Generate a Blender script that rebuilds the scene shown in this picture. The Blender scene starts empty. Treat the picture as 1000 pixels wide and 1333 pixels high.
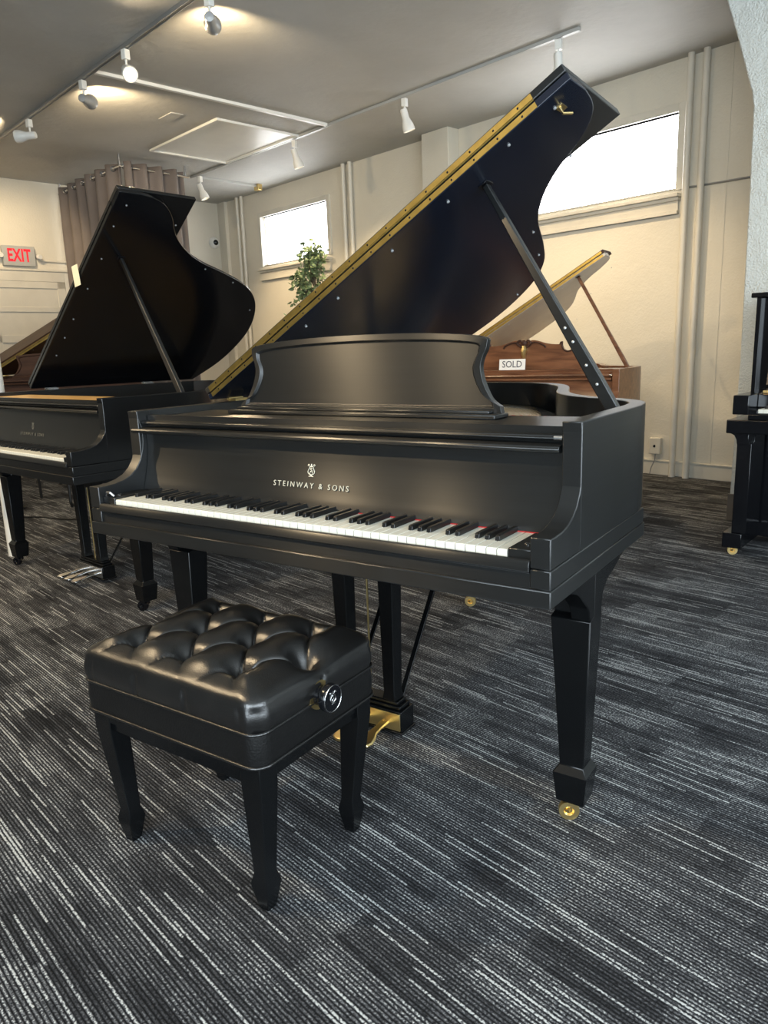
import bpy, bmesh, math, random
from mathutils import Vector, Matrix
random.seed(7)
PI = math.pi
scene = bpy.context.scene
COL = scene.collection
WA = 0.2269                      # the room is turned by this angle against the piano
CW, SW = math.cos(WA), math.sin(WA)
CEIL = 3.2565
WALL = 5.095
LEFT = -8.3

def rw(t, n, z=0.0):             # room coordinates to world
    return Vector((t*CW + n*SW, -t*SW + n*CW, z))

# ------------------------------------------------------------------ materials
MATS = {}
def newmat(name):
    m = bpy.data.materials.new(name); m.use_nodes = True
    nt = m.node_tree; b = nt.nodes['Principled BSDF']
    MATS[name] = m
    return m, nt, b
def N(nt, typ, **kw):
    n = nt.nodes.new(typ)
    for k, v in kw.items():
        if k.startswith('_'): setattr(n, k[1:], v)
        else: n.inputs[k.replace('__', ' ')].default_value = v
    return n
def L(nt, a, b): nt.links.new(a, b)
def coords(nt, scale=(1, 1, 1), rot=(0, 0, 0)):
    tc = nt.nodes.new('ShaderNodeTexCoord'); mp = nt.nodes.new('ShaderNodeMapping')
    mp.inputs['Scale'].default_value = scale; mp.inputs['Rotation'].default_value = rot
    L(nt, tc.outputs['Object'], mp.inputs['Vector']); return mp.outputs['Vector']
def math_n(nt, op, a, b=None, c=None):
    n = nt.nodes.new('ShaderNodeMath'); n.operation = op
    for i, v in enumerate((a, b, c)):
        if v is None: continue
        if hasattr(v, 'is_output'): L(nt, v, n.inputs[i])
        else: n.inputs[i].default_value = v
    return n.outputs[0]
def ramp(nt, fac, stops):
    r = nt.nodes.new('ShaderNodeValToRGB'); e = r.color_ramp.elements
    while len(e) < len(stops): e.new(0.5)
    for i, (p, c) in enumerate(stops):
        e[i].position = p; e[i].color = (*c, 1) if len(c) == 3 else c
    L(nt, fac, r.inputs['Fac']); return r.outputs['Color']
def horizontal_tangent(nt, b, strength, tilt=0.0):
    g = nt.nodes.new('ShaderNodeNewGeometry')
    c = nt.nodes.new('ShaderNodeVectorMath'); c.operation = 'CROSS_PRODUCT'
    L(nt, g.outputs['Normal'], c.inputs[0]); c.inputs[1].default_value = (0, 0, 1)
    a = nt.nodes.new('ShaderNodeVectorMath'); a.operation = 'ADD'
    L(nt, c.outputs[0], a.inputs[0]); a.inputs[1].default_value = (0.02, 0, tilt)
    L(nt, a.outputs[0], b.inputs['Tangent'])
    b.inputs['Anisotropic'].default_value = strength; b.inputs['Anisotropic Rotation'].default_value = 0.25
def plain(name, color, rough=0.5, metal=0.0, var=0.08, scale=6.0, bump=0.0, bscale=60, coat=0.0, spec=0.5, aniso=0.0, stretch=(1, 1, 1)):
    m, nt, b = newmat(name)
    v = coords(nt, stretch)
    nz = N(nt, 'ShaderNodeTexNoise', Scale=scale, Detail=3.0); L(nt, v, nz.inputs['Vector'])
    lo = tuple(max(0, c*(1-var)) for c in color); hi = tuple(min(1, c*(1+var)) for c in color)
    L(nt, ramp(nt, nz.outputs['Fac'], [(0.3, lo), (0.7, hi)]), b.inputs['Base Color'])
    b.inputs['Roughness'].default_value = rough; b.inputs['Metallic'].default_value = metal
    b.inputs['Coat Weight'].default_value = coat; b.inputs['Specular IOR Level'].default_value = spec
    if aniso: horizontal_tangent(nt, b, aniso)
    if bump:
        n2 = N(nt, 'ShaderNodeTexNoise', Scale=bscale, Detail=3.0); L(nt, v, n2.inputs['Vector'])
        bp = N(nt, 'ShaderNodeBump', Strength=bump, Distance=0.01); L(nt, n2.outputs['Fac'], bp.inputs['Height'])
        L(nt, bp.outputs['Normal'], b.inputs['Normal'])
    return m
def satin(name, color, rough, aniso, spec=0.85):
    m, nt, b = newmat(name)
    v = coords(nt, (3, 3, 260))
    nz = N(nt, 'ShaderNodeTexNoise', Scale=1.0, Detail=2.0); L(nt, v, nz.inputs['Vector'])
    L(nt, ramp(nt, nz.outputs['Fac'], [(0.3, tuple(c*0.85 for c in color)), (0.7, tuple(c*1.2 for c in color))]), b.inputs['Base Color'])
    v2 = coords(nt, (1.5, 1.5, 40))
    n2 = N(nt, 'ShaderNodeTexNoise', Scale=2.0, Detail=4.0); L(nt, v2, n2.inputs['Vector'])
    L(nt, ramp(nt, n2.outputs['Fac'], [(0.25, (rough*0.96,)*3), (0.75, (rough*1.04,)*3)]), b.inputs['Roughness'])
    horizontal_tangent(nt, b, aniso); b.inputs['Specular IOR Level'].default_value = spec
    return m
def emit(name, color, strength, base=(0.8, 0.8, 0.8)):
    m, nt, b = newmat(name)
    b.inputs['Base Color'].default_value = (*base, 1); b.inputs['Emission Color'].default_value = (*color, 1)
    b.inputs['Emission Strength'].default_value = strength; b.inputs['Roughness'].default_value = 0.6
    return m
def wood(name, dark, light, rough=0.3, scale=4.0, stretch=(1, 8, 8)):
    m, nt, b = newmat(name)
    v = coords(nt, stretch)
    nz = N(nt, 'ShaderNodeTexNoise', Scale=scale, Detail=6.0, Distortion=0.6); L(nt, v, nz.inputs['Vector'])
    L(nt, ramp(nt, nz.outputs['Fac'], [(0.3, dark), (0.7, light)]), b.inputs['Base Color'])
    b.inputs['Roughness'].default_value = rough; b.inputs['Coat Weight'].default_value = 0.3
    b.inputs['Coat Roughness'].default_value = 0.15
    return m
def plaster(name, color, bump, scale, patches=0.06):
    m, nt, b = newmat(name)
    v = coords(nt)
    nz = N(nt, 'ShaderNodeTexNoise', Scale=0.9, Detail=6.0, Roughness=0.6); L(nt, v, nz.inputs['Vector'])
    lo = tuple(c*(1-patches) for c in color)
    L(nt, ramp(nt, nz.outputs['Fac'], [(0.35, lo), (0.65, color)]), b.inputs['Base Color'])
    b.inputs['Roughness'].default_value = 0.62
    n2 = N(nt, 'ShaderNodeTexNoise', Scale=scale, Detail=5.0); L(nt, v, n2.inputs['Vector'])
    n3 = N(nt, 'ShaderNodeTexNoise', Scale=scale*0.12, Detail=2.0); L(nt, v, n3.inputs['Vector'])
    s = math_n(nt, 'ADD', n2.outputs['Fac'], math_n(nt, 'MULTIPLY', n3.outputs['Fac'], 1.5))
    bp = N(nt, 'ShaderNodeBump', Strength=bump, Distance=0.012); L(nt, s, bp.inputs['Height'])
    L(nt, bp.outputs['Normal'], b.inputs['Normal'])
    return m

SATIN = satin('satin_ebony', (0.0075, 0.0082, 0.0085), 0.31, 0.97)
SATIN2 = plain('ebony_lacquer', (0.0055, 0.0057, 0.006), 0.27, var=0.15, spec=0.6)
GLOSS = plain('black_lacquer', (0.004, 0.0043, 0.0055), 0.16, var=0.1)
LIDU = plain('lid_underside', (0.0065, 0.0095, 0.018), 0.2, var=0.1)
LEGM = plain('leg_black', (0.0030, 0.0034, 0.0038), 0.26, var=0.2, spec=0.32)
BLACKKEY = plain('black_key_resin', (0.008, 0.008, 0.008), 0.28, var=0.1)
WHITEKEY = plain('white_key_resin', (0.68, 0.67, 0.585), 0.25, var=0.02)
KEYFRONT = WHITEKEY
BRASS = plain('brass', (0.83, 0.63, 0.28), 0.33, 1.0, var=0.06, scale=30)
HINGEB = plain('aged_brass', (0.42, 0.30, 0.085), 0.3, 0.9, var=0.15, scale=30)
GOLDP = plain('gold_plate', (0.55, 0.36, 0.12), 0.38, 0.85, var=0.08)
STEEL = plain('steel', (0.6, 0.6, 0.6), 0.25, 1.0, var=0.05)
REDF = plain('red_felt', (0.55, 0.03, 0.03), 0.9, bump=0.4, bscale=300)
WHITEF = plain('white_felt', (0.7, 0.66, 0.6), 0.9, bump=0.4, bscale=300)
SPRUCE = wood('spruce', (0.50, 0.30, 0.10), (0.72, 0.47, 0.19), 0.45)
MAHOG = wood('mahogany', (0.085, 0.030, 0.013), (0.21, 0.088, 0.040), 0.3)
MAHOGD = wood('dark_mahogany', (0.034, 0.015, 0.010), (0.070, 0.032, 0.020), 0.55)
MAHOGD.node_tree.nodes['Principled BSDF'].inputs['Coat Weight'].default_value = 0.0
MAHOGD.node_tree.nodes['Principled BSDF'].inputs['Specular IOR Level'].default_value = 0.25
LETTER = plain('letter_inlay', (0.62, 0.58, 0.46), 0.4, 0.2, var=0.03)
LETTERD = plain('letter_inlay_dim', (0.16, 0.15, 0.12), 0.4, 0.2, var=0.03)
LIDREFL = plain('lid_underside_reflection', (0.55, 0.47, 0.38), 0.25, var=0.04)  # pale base colour carries the cream wall's reflection in the polished lid

def leather():
    m, nt, b = newmat('black_leather')
    v = coords(nt)
    nz = N(nt, 'ShaderNodeTexNoise', Scale=9.0, Detail=3.0); L(nt, v, nz.inputs['Vector'])
    L(nt, ramp(nt, nz.outputs['Fac'], [(0.3, (0.0045, 0.0045, 0.0045)), (0.7, (0.008, 0.0078, 0.0075))]), b.inputs['Base Color'])
    b.inputs['Roughness'].default_value = 0.29; b.inputs['Specular IOR Level'].default_value = 0.9
    vo = N(nt, 'ShaderNodeTexVoronoi', Scale=420.0); L(nt, v, vo.inputs['Vector'])
    n2 = N(nt, 'ShaderNodeTexNoise', Scale=30.0, Detail=3.0); L(nt, v, n2.inputs['Vector'])
    s = math_n(nt, 'ADD', math_n(nt, 'MULTIPLY', vo.outputs['Distance'], 0.25), math_n(nt, 'MULTIPLY', n2.outputs['Fac'], 0.8))
    bp = N(nt, 'ShaderNodeBump', Strength=0.16, Distance=0.006); L(nt, s, bp.inputs['Height'])
    L(nt, bp.outputs['Normal'], b.inputs['Normal'])
    return m
LEATHER = leather()
VINYL = plain('side_vinyl', (0.0045, 0.0045, 0.0045), 0.40, var=0.15, spec=0.35, bump=0.12, bscale=200)

def carpet():
    m, nt, b = newmat('carpet_tiles')
    tc = nt.nodes.new('ShaderNodeTexCoord'); sp = nt.nodes.new('ShaderNodeSeparateXYZ')
    L(nt, tc.outputs['Object'], sp.inputs[0]); t, n = sp.outputs[0], sp.outputs[1]
    PT = 0.0085
    row = math_n(nt, 'FLOOR', math_n(nt, 'DIVIDE', n, PT))
    def wn(a, b_=None):
        w = nt.nodes.new('ShaderNodeTexWhiteNoise'); w.noise_dimensions = '2D'
        c = nt.nodes.new('ShaderNodeCombineXYZ')
        for i, q in enumerate((a, b_)):
            if q is None: continue
            if hasattr(q, 'is_output'): L(nt, q, c.inputs[i])
            else: c.inputs[i].default_value = q
        L(nt, c.outputs[0], w.inputs['Vector']); return w.outputs['Value']
    def segs(row, length, seed):
        off = math_n(nt, 'MULTIPLY', wn(row, seed), 7.3)
        s = math_n(nt, 'FLOOR', math_n(nt, 'ADD', math_n(nt, 'DIVIDE', t, length), off))
        return wn(row, math_n(nt, 'ADD', s, seed*1.7))
    fine = segs(row, 0.19, 3.1)
    row2 = math_n(nt, 'FLOOR', math_n(nt, 'DIVIDE', n, 0.028))
    mid = segs(row2, 0.30, 9.7)
    row3 = math_n(nt, 'FLOOR', math_n(nt, 'DIVIDE', n, 0.115))
    big = segs(row3, 0.25, 21.3)
    trow = math_n(nt, 'FLOOR', math_n(nt, 'DIVIDE', n, 0.5))
    tile = wn(trow, math_n(nt, 'FLOOR', math_n(nt, 'DIVIDE', t, 0.5)))
    bright = math_n(nt, 'GREATER_THAN', fine, 0.89)
    val = math_n(nt, 'ADD', math_n(nt, 'MULTIPLY', fine, 0.20), 0.06)
    val = math_n(nt, 'ADD', val, math_n(nt, 'MULTIPLY', bright, 0.26))
    val = math_n(nt, 'ADD', val, math_n(nt, 'MULTIPLY', mid, 0.15))
    val = math_n(nt, 'ADD', val, math_n(nt, 'MULTIPLY', big, 0.20))
    val = math_n(nt, 'ADD', val, math_n(nt, 'MULTIPLY', tile, 0.07))
    bl = nt.nodes.new('ShaderNodeTexNoise'); bl.inputs['Scale'].default_value = 1.0; bl.inputs['Detail'].default_value = 2.0
    mpb = nt.nodes.new('ShaderNodeMapping'); mpb.inputs['Scale'].default_value = (5, 14, 1)
    L(nt, tc.outputs['Object'], mpb.inputs['Vector']); L(nt, mpb.outputs['Vector'], bl.inputs['Vector'])
    val = math_n(nt, 'ADD', val, math_n(nt, 'MULTIPLY', math_n(nt, 'SUBTRACT', bl.outputs['Fac'], 0.42), 0.42))
    # loops
    lx = nt.nodes.new('ShaderNodeTexNoise'); lx.inputs['Scale'].default_value = 210; lx.inputs['Detail'].default_value = 1.5
    L(nt, tc.outputs['Object'], lx.inputs['Vector'])
    val = math_n(nt, 'MULTIPLY', val, math_n(nt, 'ADD', math_n(nt, 'MULTIPLY', lx.outputs['Fac'], 3.4), -0.70))
    rib = math_n(nt, 'ABSOLUTE', math_n(nt, 'SINE', math_n(nt, 'MULTIPLY', n, PI/PT)))
    val = math_n(nt, 'MULTIPLY', val, math_n(nt, 'ADD', math_n(nt, 'MULTIPLY', math_n(nt, 'POWER', rib, 1.3), 1.22), 0.10))
    col = ramp(nt, val, [(0.06, (0.006, 0.0062, 0.007)), (0.34, (0.044, 0.045, 0.049)), (0.64, (0.14, 0.143, 0.15)), (1.0, (0.50, 0.51, 0.50))])
    L(nt, col, b.inputs['Base Color'])
    b.inputs['Roughness'].default_value = 0.95; b.inputs['Specular IOR Level'].default_value = 0.15
    bp = N(nt, 'ShaderNodeBump', Strength=0.35, Distance=0.004)
    L(nt, math_n(nt, 'ADD', rib, lx.outputs['Fac']), bp.inputs['Height']); L(nt, bp.outputs['Normal'], b.inputs['Normal'])
    return m
CARPET = carpet()
PLASTER = plaster('cream_plaster', (0.72, 0.67, 0.56), 0.25, 60)
STUCCO = plaster('stippled_plaster', (0.60, 0.62, 0.59), 0.9, 95)
CEILM = plaster('ceiling_paint', (0.50, 0.495, 0.465), 0.35, 16, 0.16)
TRIMM = plain('trim_paint', (0.66, 0.62, 0.53), 0.4, var=0.04, bump=0.05)
PIPEM = plain('pipe_paint', (0.68, 0.64, 0.55), 0.38, var=0.04)
TRACKW = plain('track_white', (0.42, 0.42, 0.40), 0.35, var=0.03)
WHITEP = plain('white_enamel', (0.78, 0.77, 0.72), 0.35, var=0.03)
GREYP = plain('grey_enamel', (0.36, 0.37, 0.37), 0.35, 0.3, var=0.03)
TRACKM = plain('track_metal', (0.34, 0.34, 0.33), 0.35, 0.5, var=0.05)
CURT = plain('curtain_fabric', (0.19, 0.158, 0.140), 0.75, var=0.12, scale=3, bump=0.2, bscale=400)
DARKBASE = plain('dark_vinyl_base', (0.09, 0.08, 0.07), 0.5)

# ------------------------------------------------------------------ mesh helpers
class MB:
    def __init__(s): s.bm = bmesh.new()
    def add(s, vs, fs):
        v = [s.bm.verts.new(p) for p in vs]
        for f in fs:
            try: s.bm.faces.new([v[i] for i in f])
            except ValueError: pass
        return v
    def box(s, x0, x1, y0, y1, z0, z1, mat=None):
        vs = [(x, y, z) for z in (z0, z1) for y in (y0, y1) for x in (x0, x1)]
        if mat is not None: vs = [mat @ Vector(p) for p in vs]
        s.add(vs, [(0, 2, 3, 1), (4, 5, 7, 6), (0, 1, 5, 4), (1, 3, 7, 5), (3, 2, 6, 7), (2, 0, 4, 6)]); return s
    def prism(s, pts, axis, a, b):
        def P(p, h):
            if axis == 'z': return (p[0], p[1], h)
            if axis == 'x': return (h, p[0], p[1])
            return (p[0], h, p[1])
        n = len(pts)
        vs = [P(p, a) for p in pts]+[P(p, b) for p in pts]
        s.add(vs, [tuple(range(n)), tuple(range(2*n-1, n-1, -1))]+[(i, (i+1) % n, n+(i+1) % n, n+i) for i in range(n)]); return s
    def loft(s, rings, cap=True, closed=True):
        n = len(rings[0]); vs = [p for r in rings for p in r]; fs = []
        for k in range(len(rings)-1):
            for i in range(n if closed else n-1):
                j = (i+1) % n; fs.append((k*n+i, k*n+j, (k+1)*n+j, (k+1)*n+i))
        if cap: fs += [tuple(range(n-1, -1, -1)), tuple((len(rings)-1)*n+i for i in range(n))]
        s.add(vs, fs); return s
    def lathe(s, prof, center=(0, 0, 0), axis=(0, 0, 1), seg=20, cap=True):
        q = Vector((0, 0, 1)).rotation_difference(Vector(axis).normalized()); c = Vector(center)
        rings = [[c + q @ Vector((r*math.cos(2*PI*i/seg), r*math.sin(2*PI*i/seg), h)) for i in range(seg)] for r, h in prof]
        return s.loft(rings, cap)
    def tube(s, path, r, seg=8, closed=False):
        pts = [Vector(p) for p in path]; rings = []; n = len(pts)
        up = Vector((0, 0, 1))
        for i, p in enumerate(pts):
            a = pts[(i-1) % n] if (closed or i > 0) else p; b = pts[(i+1) % n] if (closed or i < n-1) else p
            d = (b-a).normalized()
            ref = up if abs(d.z) < 0.95 else Vector((1, 0, 0))
            u = d.cross(ref).normalized(); w = u.cross(d)
            rr = r[i] if isinstance(r, (list, tuple)) else r
            rings.append([p + u*math.cos(2*PI*k/seg)*rr + w*math.sin(2*PI*k/seg)*rr for k in range(seg)])
        if closed:
            rings.append(rings[0]); return s.loft(rings, False)
        return s.loft(rings)
    def build(s, name, mat, parent=None, bevel=0.0, smooth=True, ang=0.6, weld=False):
        if weld: bmesh.ops.remove_doubles(s.bm, verts=s.bm.verts, dist=1e-5)
        bmesh.ops.recalc_face_normals(s.bm, faces=s.bm.faces)
        me = bpy.data.meshes.new(name); s.bm.to_mesh(me); s.bm.free()
        me.materials.append(mat)
        if smooth:
            for p in me.polygons: p.use_smooth = True
            me.set_sharp_from_angle(angle=ang)
        o = bpy.data.objects.new(name, me); COL.objects.link(o)
        if parent is not None: o.parent = parent
        if bevel:
            md = o.modifiers.new('bevel', 'BEVEL'); md.width = bevel; md.segments = 2
            md.limit_method = 'ANGLE'; md.angle_limit = 0.7; md.harden_normals = False
        return o
def tag(o, label=None, cat=None, group=None, kind=None):
    if label: o['label'] = label
    if cat: o['category'] = cat
    if group: o['group'] = group
    if kind: o['kind'] = kind
    return o
def thing(name, label, cat, loc=(0, 0, 0), rz=0.0, group=None):
    o = bpy.data.objects.new(name, None); COL.objects.link(o)
    o.empty_display_size = 0.1; o.location = loc; o.rotation_euler = (0, 0, rz)
    return tag(o, label, cat, group)
def copy_tree(o, parent=None):
    c = o.copy(); COL.objects.link(c)
    if parent is not None: c.parent = parent
    for ch in list(o.children): copy_tree(ch, c)
    return c
def structure(o):
    o['kind'] = 'structure'; o.rotation_euler = (0, 0, -WA); return o
def catmull(pts, sub=6):
    out = []; n = len(pts)
    for i in range(n-1):
        p0 = pts[max(i-1, 0)]; p1 = pts[i]; p2 = pts[i+1]; p3 = pts[min(i+2, n-1)]
        for k in range(sub):
            t = k/sub
            out.append(tuple(0.5*((2*b)+(-a+c)*t+(2*a-5*b+4*c-d)*t*t+(-a+3*b-3*c+d)*t**3) for a, b, c, d in zip(p0, p1, p2, p3)))
    out.append(tuple(pts[-1])); return out
def offset_poly(pts, d):
    out = []; n = len(pts)
    for i, p in enumerate(pts):
        a = Vector(pts[max(i-1, 0)]); b = Vector(pts[min(i+1, n-1)]); t = (b-a).normalized()
        out.append((p[0]-t.y*d, p[1]+t.x*d))
    return out
def text_mesh(name, body, size, mat, parent, matrix, extrude=0.0004, spacing=1.0, xscale=1.0, font_off=0.0):
    cu = bpy.data.curves.new(name, 'FONT'); cu.body = body; cu.size = size; cu.extrude = extrude
    cu.space_character = spacing; cu.align_x = 'CENTER'; cu.align_y = 'CENTER'; cu.resolution_u = 3; cu.offset = font_off
    tmp = bpy.data.objects.new(name+'_tmp', cu); COL.objects.link(tmp)
    dg = bpy.context.evaluated_depsgraph_get()
    me = bpy.data.meshes.new_from_object(tmp.evaluated_get(dg))
    bpy.data.objects.remove(tmp); bpy.data.curves.remove(cu)
    me.name = name
    for v in me.vertices: v.co.x *= xscale
    me.transform(matrix)
    me.materials.clear(); me.materials.append(mat)
    o = bpy.data.objects.new(name, me); COL.objects.link(o)
    if parent is not None: o.parent = parent
    return o

# ------------------------------------------------------------------ room shell
def shell():
    R1 = 4.5; F0 = -4.2
    o = MB().box(LEFT-0.2, R1+0.2, F0-0.2, WALL+0.2, -0.12, 0.0).build('floor', CARPET, smooth=False); structure(o)
    o = MB().box(LEFT-0.2, R1+0.2, F0-0.2, WALL+0.2, CEIL, CEIL+0.12).build('ceiling', CEILM, smooth=False); structure(o)
    # back wall with two window openings
    W = [(-7.30, -5.90, 2.32, 2.93), (-2.94, -1.52, 2.32, 2.88)]
    b = MB(); y0, y1 = WALL, WALL+0.16
    xs = [LEFT-0.2, W[0][0], W[0][1], W[1][0], W[1][1], R1+0.2]
    b.box(xs[0], xs[5], y0, y1, 0, 2.32)
    b.box(xs[0], xs[5], y0, y1, 2.93, CEIL)
    b.box(xs[0], xs[1], y0, y1, 2.32, 2.93); b.box(xs[2], xs[3], y0, y1, 2.32, 2.93); b.box(xs[4], xs[5], y0, y1, 2.32, 2.93)
    b.box(xs[3], xs[4], y0, y1, 2.88, 2.93)
    structure(b.build('wall_back', PLASTER, smooth=False))
    structure(MB().box(LEFT-0.2, LEFT, F0, WALL, 0, CEIL).build('wall_left', PLASTER, smooth=False))
    b = MB(); b.box(R1, R1+0.2, 2.4, WALL, 0, CEIL); b.box(R1, R1+0.2, F0, -3.6, 0, CEIL); b.box(R1, R1+0.2, -3.6, 2.4, 0, 0.45); b.box(R1, R1+0.2, -3.6, 2.4, 2.8, CEIL)
    structure(b.build('wall_right', PLASTER, smooth=False))
    b = MB(); b.box(LEFT, 1.0, F0-0.2, F0, 0, CEIL); b.box(4.2, R1, F0-0.2, F0, 0, CEIL)
    b.box(1.0, 4.2, F0-0.2, F0, 0, 0.45); b.box(1.0, 4.2, F0-0.2, F0, 2.8, CEIL)
    structure(b.build('wall_front', plaster('reflection_dimming_paint', (0.20, 0.195, 0.18), 0.25, 60), smooth=False))  # unseen wall, coloured dark to dim its reflection in the pianos
    # chimney breast, soft pilaster strip
    structure(MB().box(-4.16, -3.80, 4.93, WALL-0.001, 0, CEIL).build('trim_1', PLASTER, bevel=0.006))
    b = MB(); b.box(LEFT, R1, WALL-0.018, WALL, 0, 0.115); b.box(LEFT, R1, WALL-0.024, WALL, 0.115, 0.13)
    structure(b.build('baseboard_back', TRIMM, bevel=0.003))
    b = MB(); b.box(LEFT, LEFT+0.018, 3.0, WALL-0.03, 0, 0.12); b.box(LEFT, LEFT+0.018, F0, 1.74, 0, 0.12)
    structure(b.build('baseboard_left', TRIMM, bevel=0.003))
    structure(MB().box(-1.27, -1.12, WALL-0.004, WALL, 0.13, CEIL).build('trim_2', PLASTER, bevel=0.002))
    structure(MB().box(-8.3, -8.12, WALL-0.05, WALL, 0.13, CEIL).build('trim_3', PLASTER, bevel=0.002))
    # wall with a flared haunch on the right, stippled
    te = -0.422
    prof = [(te, 0), (te+0.01, 1.0), (te, 2.0), (te-0.008, 2.42), (te-0.022, 2.50), (te-0.118, 2.80), (te-0.275, CEIL-0.001), (R1, CEIL-0.001), (R1, 0)]
    structure(MB().prism(prof, 'y', 3.76, 3.96).build('wall_partition', STUCCO, bevel=0.008))
    structure(MB().box(te-0.005, R1, 3.745, 3.762, 0, 0.17).build('baseboard_partition', DARKBASE, bevel=0.002))
    # windows
    for k, (a, c, z0, z1) in enumerate(W):
        w = thing('window_%d' % (k+1), None, None, (0, 0, 0), -WA); w['kind'] = 'structure'
        f = MB(); d = 0.055 if k == 0 else 0.06
        fo = 0.06
        for q in ((a-fo, a, z0-0.02, z1+fo), (c, c+fo, z0-0.02, z1+fo), (a, c, z1, z1+fo)):
            f.box(q[0], q[1], WALL-0.022, WALL+0.10, q[2], q[3])
        f.box(a, c, WALL+0.0, WALL+0.10, z0-0.02, z0)
        f.build('window_casing', TRIMM, w, bevel=0.004)
        b = MB(); b.box(a-fo-0.02, c+fo-0.01, WALL-0.085, WALL+0.01, z0-0.075, z0-0.05); b.box(a-fo, c+fo-0.02, WALL-0.05, WALL+0.01, z0-0.10, z0-0.075)
        b.box(a-fo, c+fo-0.03, WALL-0.026, WALL, z0-0.20, z0-0.10); b.box(a-fo, c+fo-0.03, WALL-0.040, WALL, z0-0.20, z0-0.175)
        b.build('window_sill', TRIMM, w, bevel=0.003)
        s = MB(); e = 0.03
        for q in ((a, a+e, z0, z1), (c-e, c, z0, z1), (a+e, c-e, z0, z0+e), (a+e, c-e, z1-e, z1)):
            s.box(q[0], q[1], WALL+0.07, WALL+0.10, q[2], q[3])
        s.build('window_sash', TRIMM, w, bevel=0.003)
        # pleated blind, glowing with the daylight behind it
        npl = 30; pts = []
        for i in range(npl*2+1):
            pts.append((WALL+0.055+(0.012 if i % 2 else 0.0), z1+0.004-(z1-z0+0.004)*i/(npl*2)))
        bm = MB(); vs = [(a+0.012, p[0], p[1]) for p in pts]+[(c-0.012, p[0], p[1]) for p in pts]; n = len(pts)
        bm.add(vs, [(i, i+1, n+i+1, n+i) for i in range(n-1)])
        o = bm.build('pleated_blind', BLIND, w, smooth=False)
        md = o.modifiers.new('thick', 'SOLIDIFY'); md.thickness = 0.001
        MB().box(a+0.01, c-0.01, WALL+0.088, WALL+0.092, z0+0.02, z1-0.02).build('pane', GLASS, w, smooth=False)
    # door in the left wall
    d = thing('door_1', None, None, (0, 0, 0), -WA); d['kind'] = 'structure'
    x = LEFT; n0, n1, zt = 1.84, 2.76, 2.10
    f = MB()
    for q in ((n0-0.10, n0, 0, zt+0.12), (n1, n1+0.10, 0, zt+0.12), (n0, n1, zt, zt+0.12)):
        f.box(x, x+0.03, q[0], q[1], q[2], q[3])
    f.box(x, x+0.045, n0-0.12, n1+0.12, zt+0.12, zt+0.145)
    f.build('door_casing', TRIMM, d, bevel=0.004)
    lf = MB(); lf.box(x, x+0.012, n0, n1, 0.01, zt)
    rails = [0.01, 0.20, 0.55, 0.64, 0.98, 1.07, 1.38, 1.47, 1.74, 1.80, 2.02, zt]
    for i in range(0, len(rails), 2): lf.box(x, x+0.026, n0+0.002, n1-0.002, rails[i], rails[i+1])
    lf.box(x, x+0.026, n0+0.002, n0+0.10, 0.01, zt); lf.box(x, x+0.026, n1-0.10, n1-0.002, 0.01, zt)
    lf.build('door_leaf', TRIMM, d, bevel=0.003)
    h = MB()
    for z in (0.35, 1.86): h.box(x+0.026, x+0.034, n1-0.03, n1-0.004, z-0.05, z+0.05)
    h.build('hinge', PIPEM, d, bevel=0.002)
    MB().lathe([(0.0, 0), (0.02, 0), (0.012, 0.02), (0.012, 0.04), (0.028, 0.05), (0.03, 0.065), (0.0, 0.078)], (x+0.026, n0+0.06, 1.0), (1, 0, 0)).build('door_knob', BRASS, d)

BLIND = emit('blind_daylight', (0.96, 0.98, 1.0), 4.0)
m, nt, b_ = newmat('window_glass'); b_.inputs['Base Color'].default_value = (0.95, 0.97, 1, 1); b_.inputs['Roughness'].default_value = 0.02
b_.inputs['Transmission Weight'].default_value = 1.0; b_.inputs['Alpha'].default_value = 0.25; GLASS = m
shell()

# access hatch and raceways on the ceiling, pipes, conduits
def ceiling_trim():
    b = MB(); a0, a1, n0, n1 = -6.22, -4.88, 3.00, 3.93; w = 0.035; z0 = CEIL-0.022
    b.box(a0, a1, n0, n0+w, z0, CEIL); b.box(a0, a1, n1-w, n1, z0, CEIL); b.box(a0, a0+w, n0+w, n1-w, z0, CEIL); b.box(a1-w, a1, n0+w, n1-w, z0, CEIL)
    b.box(a0+w, a1-w, n0+w, n1-w, CEIL-0.006, CEIL)
    o = structure(b.build('trim_4', WHITEP, bevel=0.003))
    b = MB(); b.box(-5.22, -4.98, 2.60, 2.72, CEIL-0.008, CEIL)
    structure(b.build('trim_5', CEILM, bevel=0.003))
ceiling_trim()
def roomthing(name, label, cat, group=None, t=0, n=0, z=0):
    o = thing(name, label, cat, rw(t, n, z), -WA, group); return o
def pipe(t, n, r, z0, z1, label, group):
    o = MB().lathe([(r, z0), (r, z1)], (0, 0, 0), seg=16).build('wall_pipe', PIPEM)
    o.location = rw(t, n, 0); o.rotation_euler.z = -WA; tag(o, label, 'pipe', group)
G = 'painted pipes running up the window wall'
pipe(-7.79, WALL-0.05, 0.023, 0.0, CEIL, 'thin cream wall pipe left of the small window, farthest from it', G)
pipe(-7.68, WALL-0.05, 0.023, 0.0, CEIL, 'thin cream wall pipe left of the small window, nearest to it', G)
pipe(-5.53, WALL-0.05, 0.024, 0.0, CEIL, 'cream wall pipe right of the small window behind the ficus, left one of the two', G)
pipe(-5.41, WALL-0.05, 0.024, 0.0, CEIL, 'cream wall pipe right of the small window behind the ficus, right one of the two', G)
pipe(-1.42, WALL-0.055, 0.026, 0.0, CEIL, 'cream wall pipe touching the right edge of the large window frame', G)
pipe(-1.30, WALL-0.055, 0.026, 0.0, CEIL, 'cream wall pipe farthest right on the window wall', G)

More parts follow.
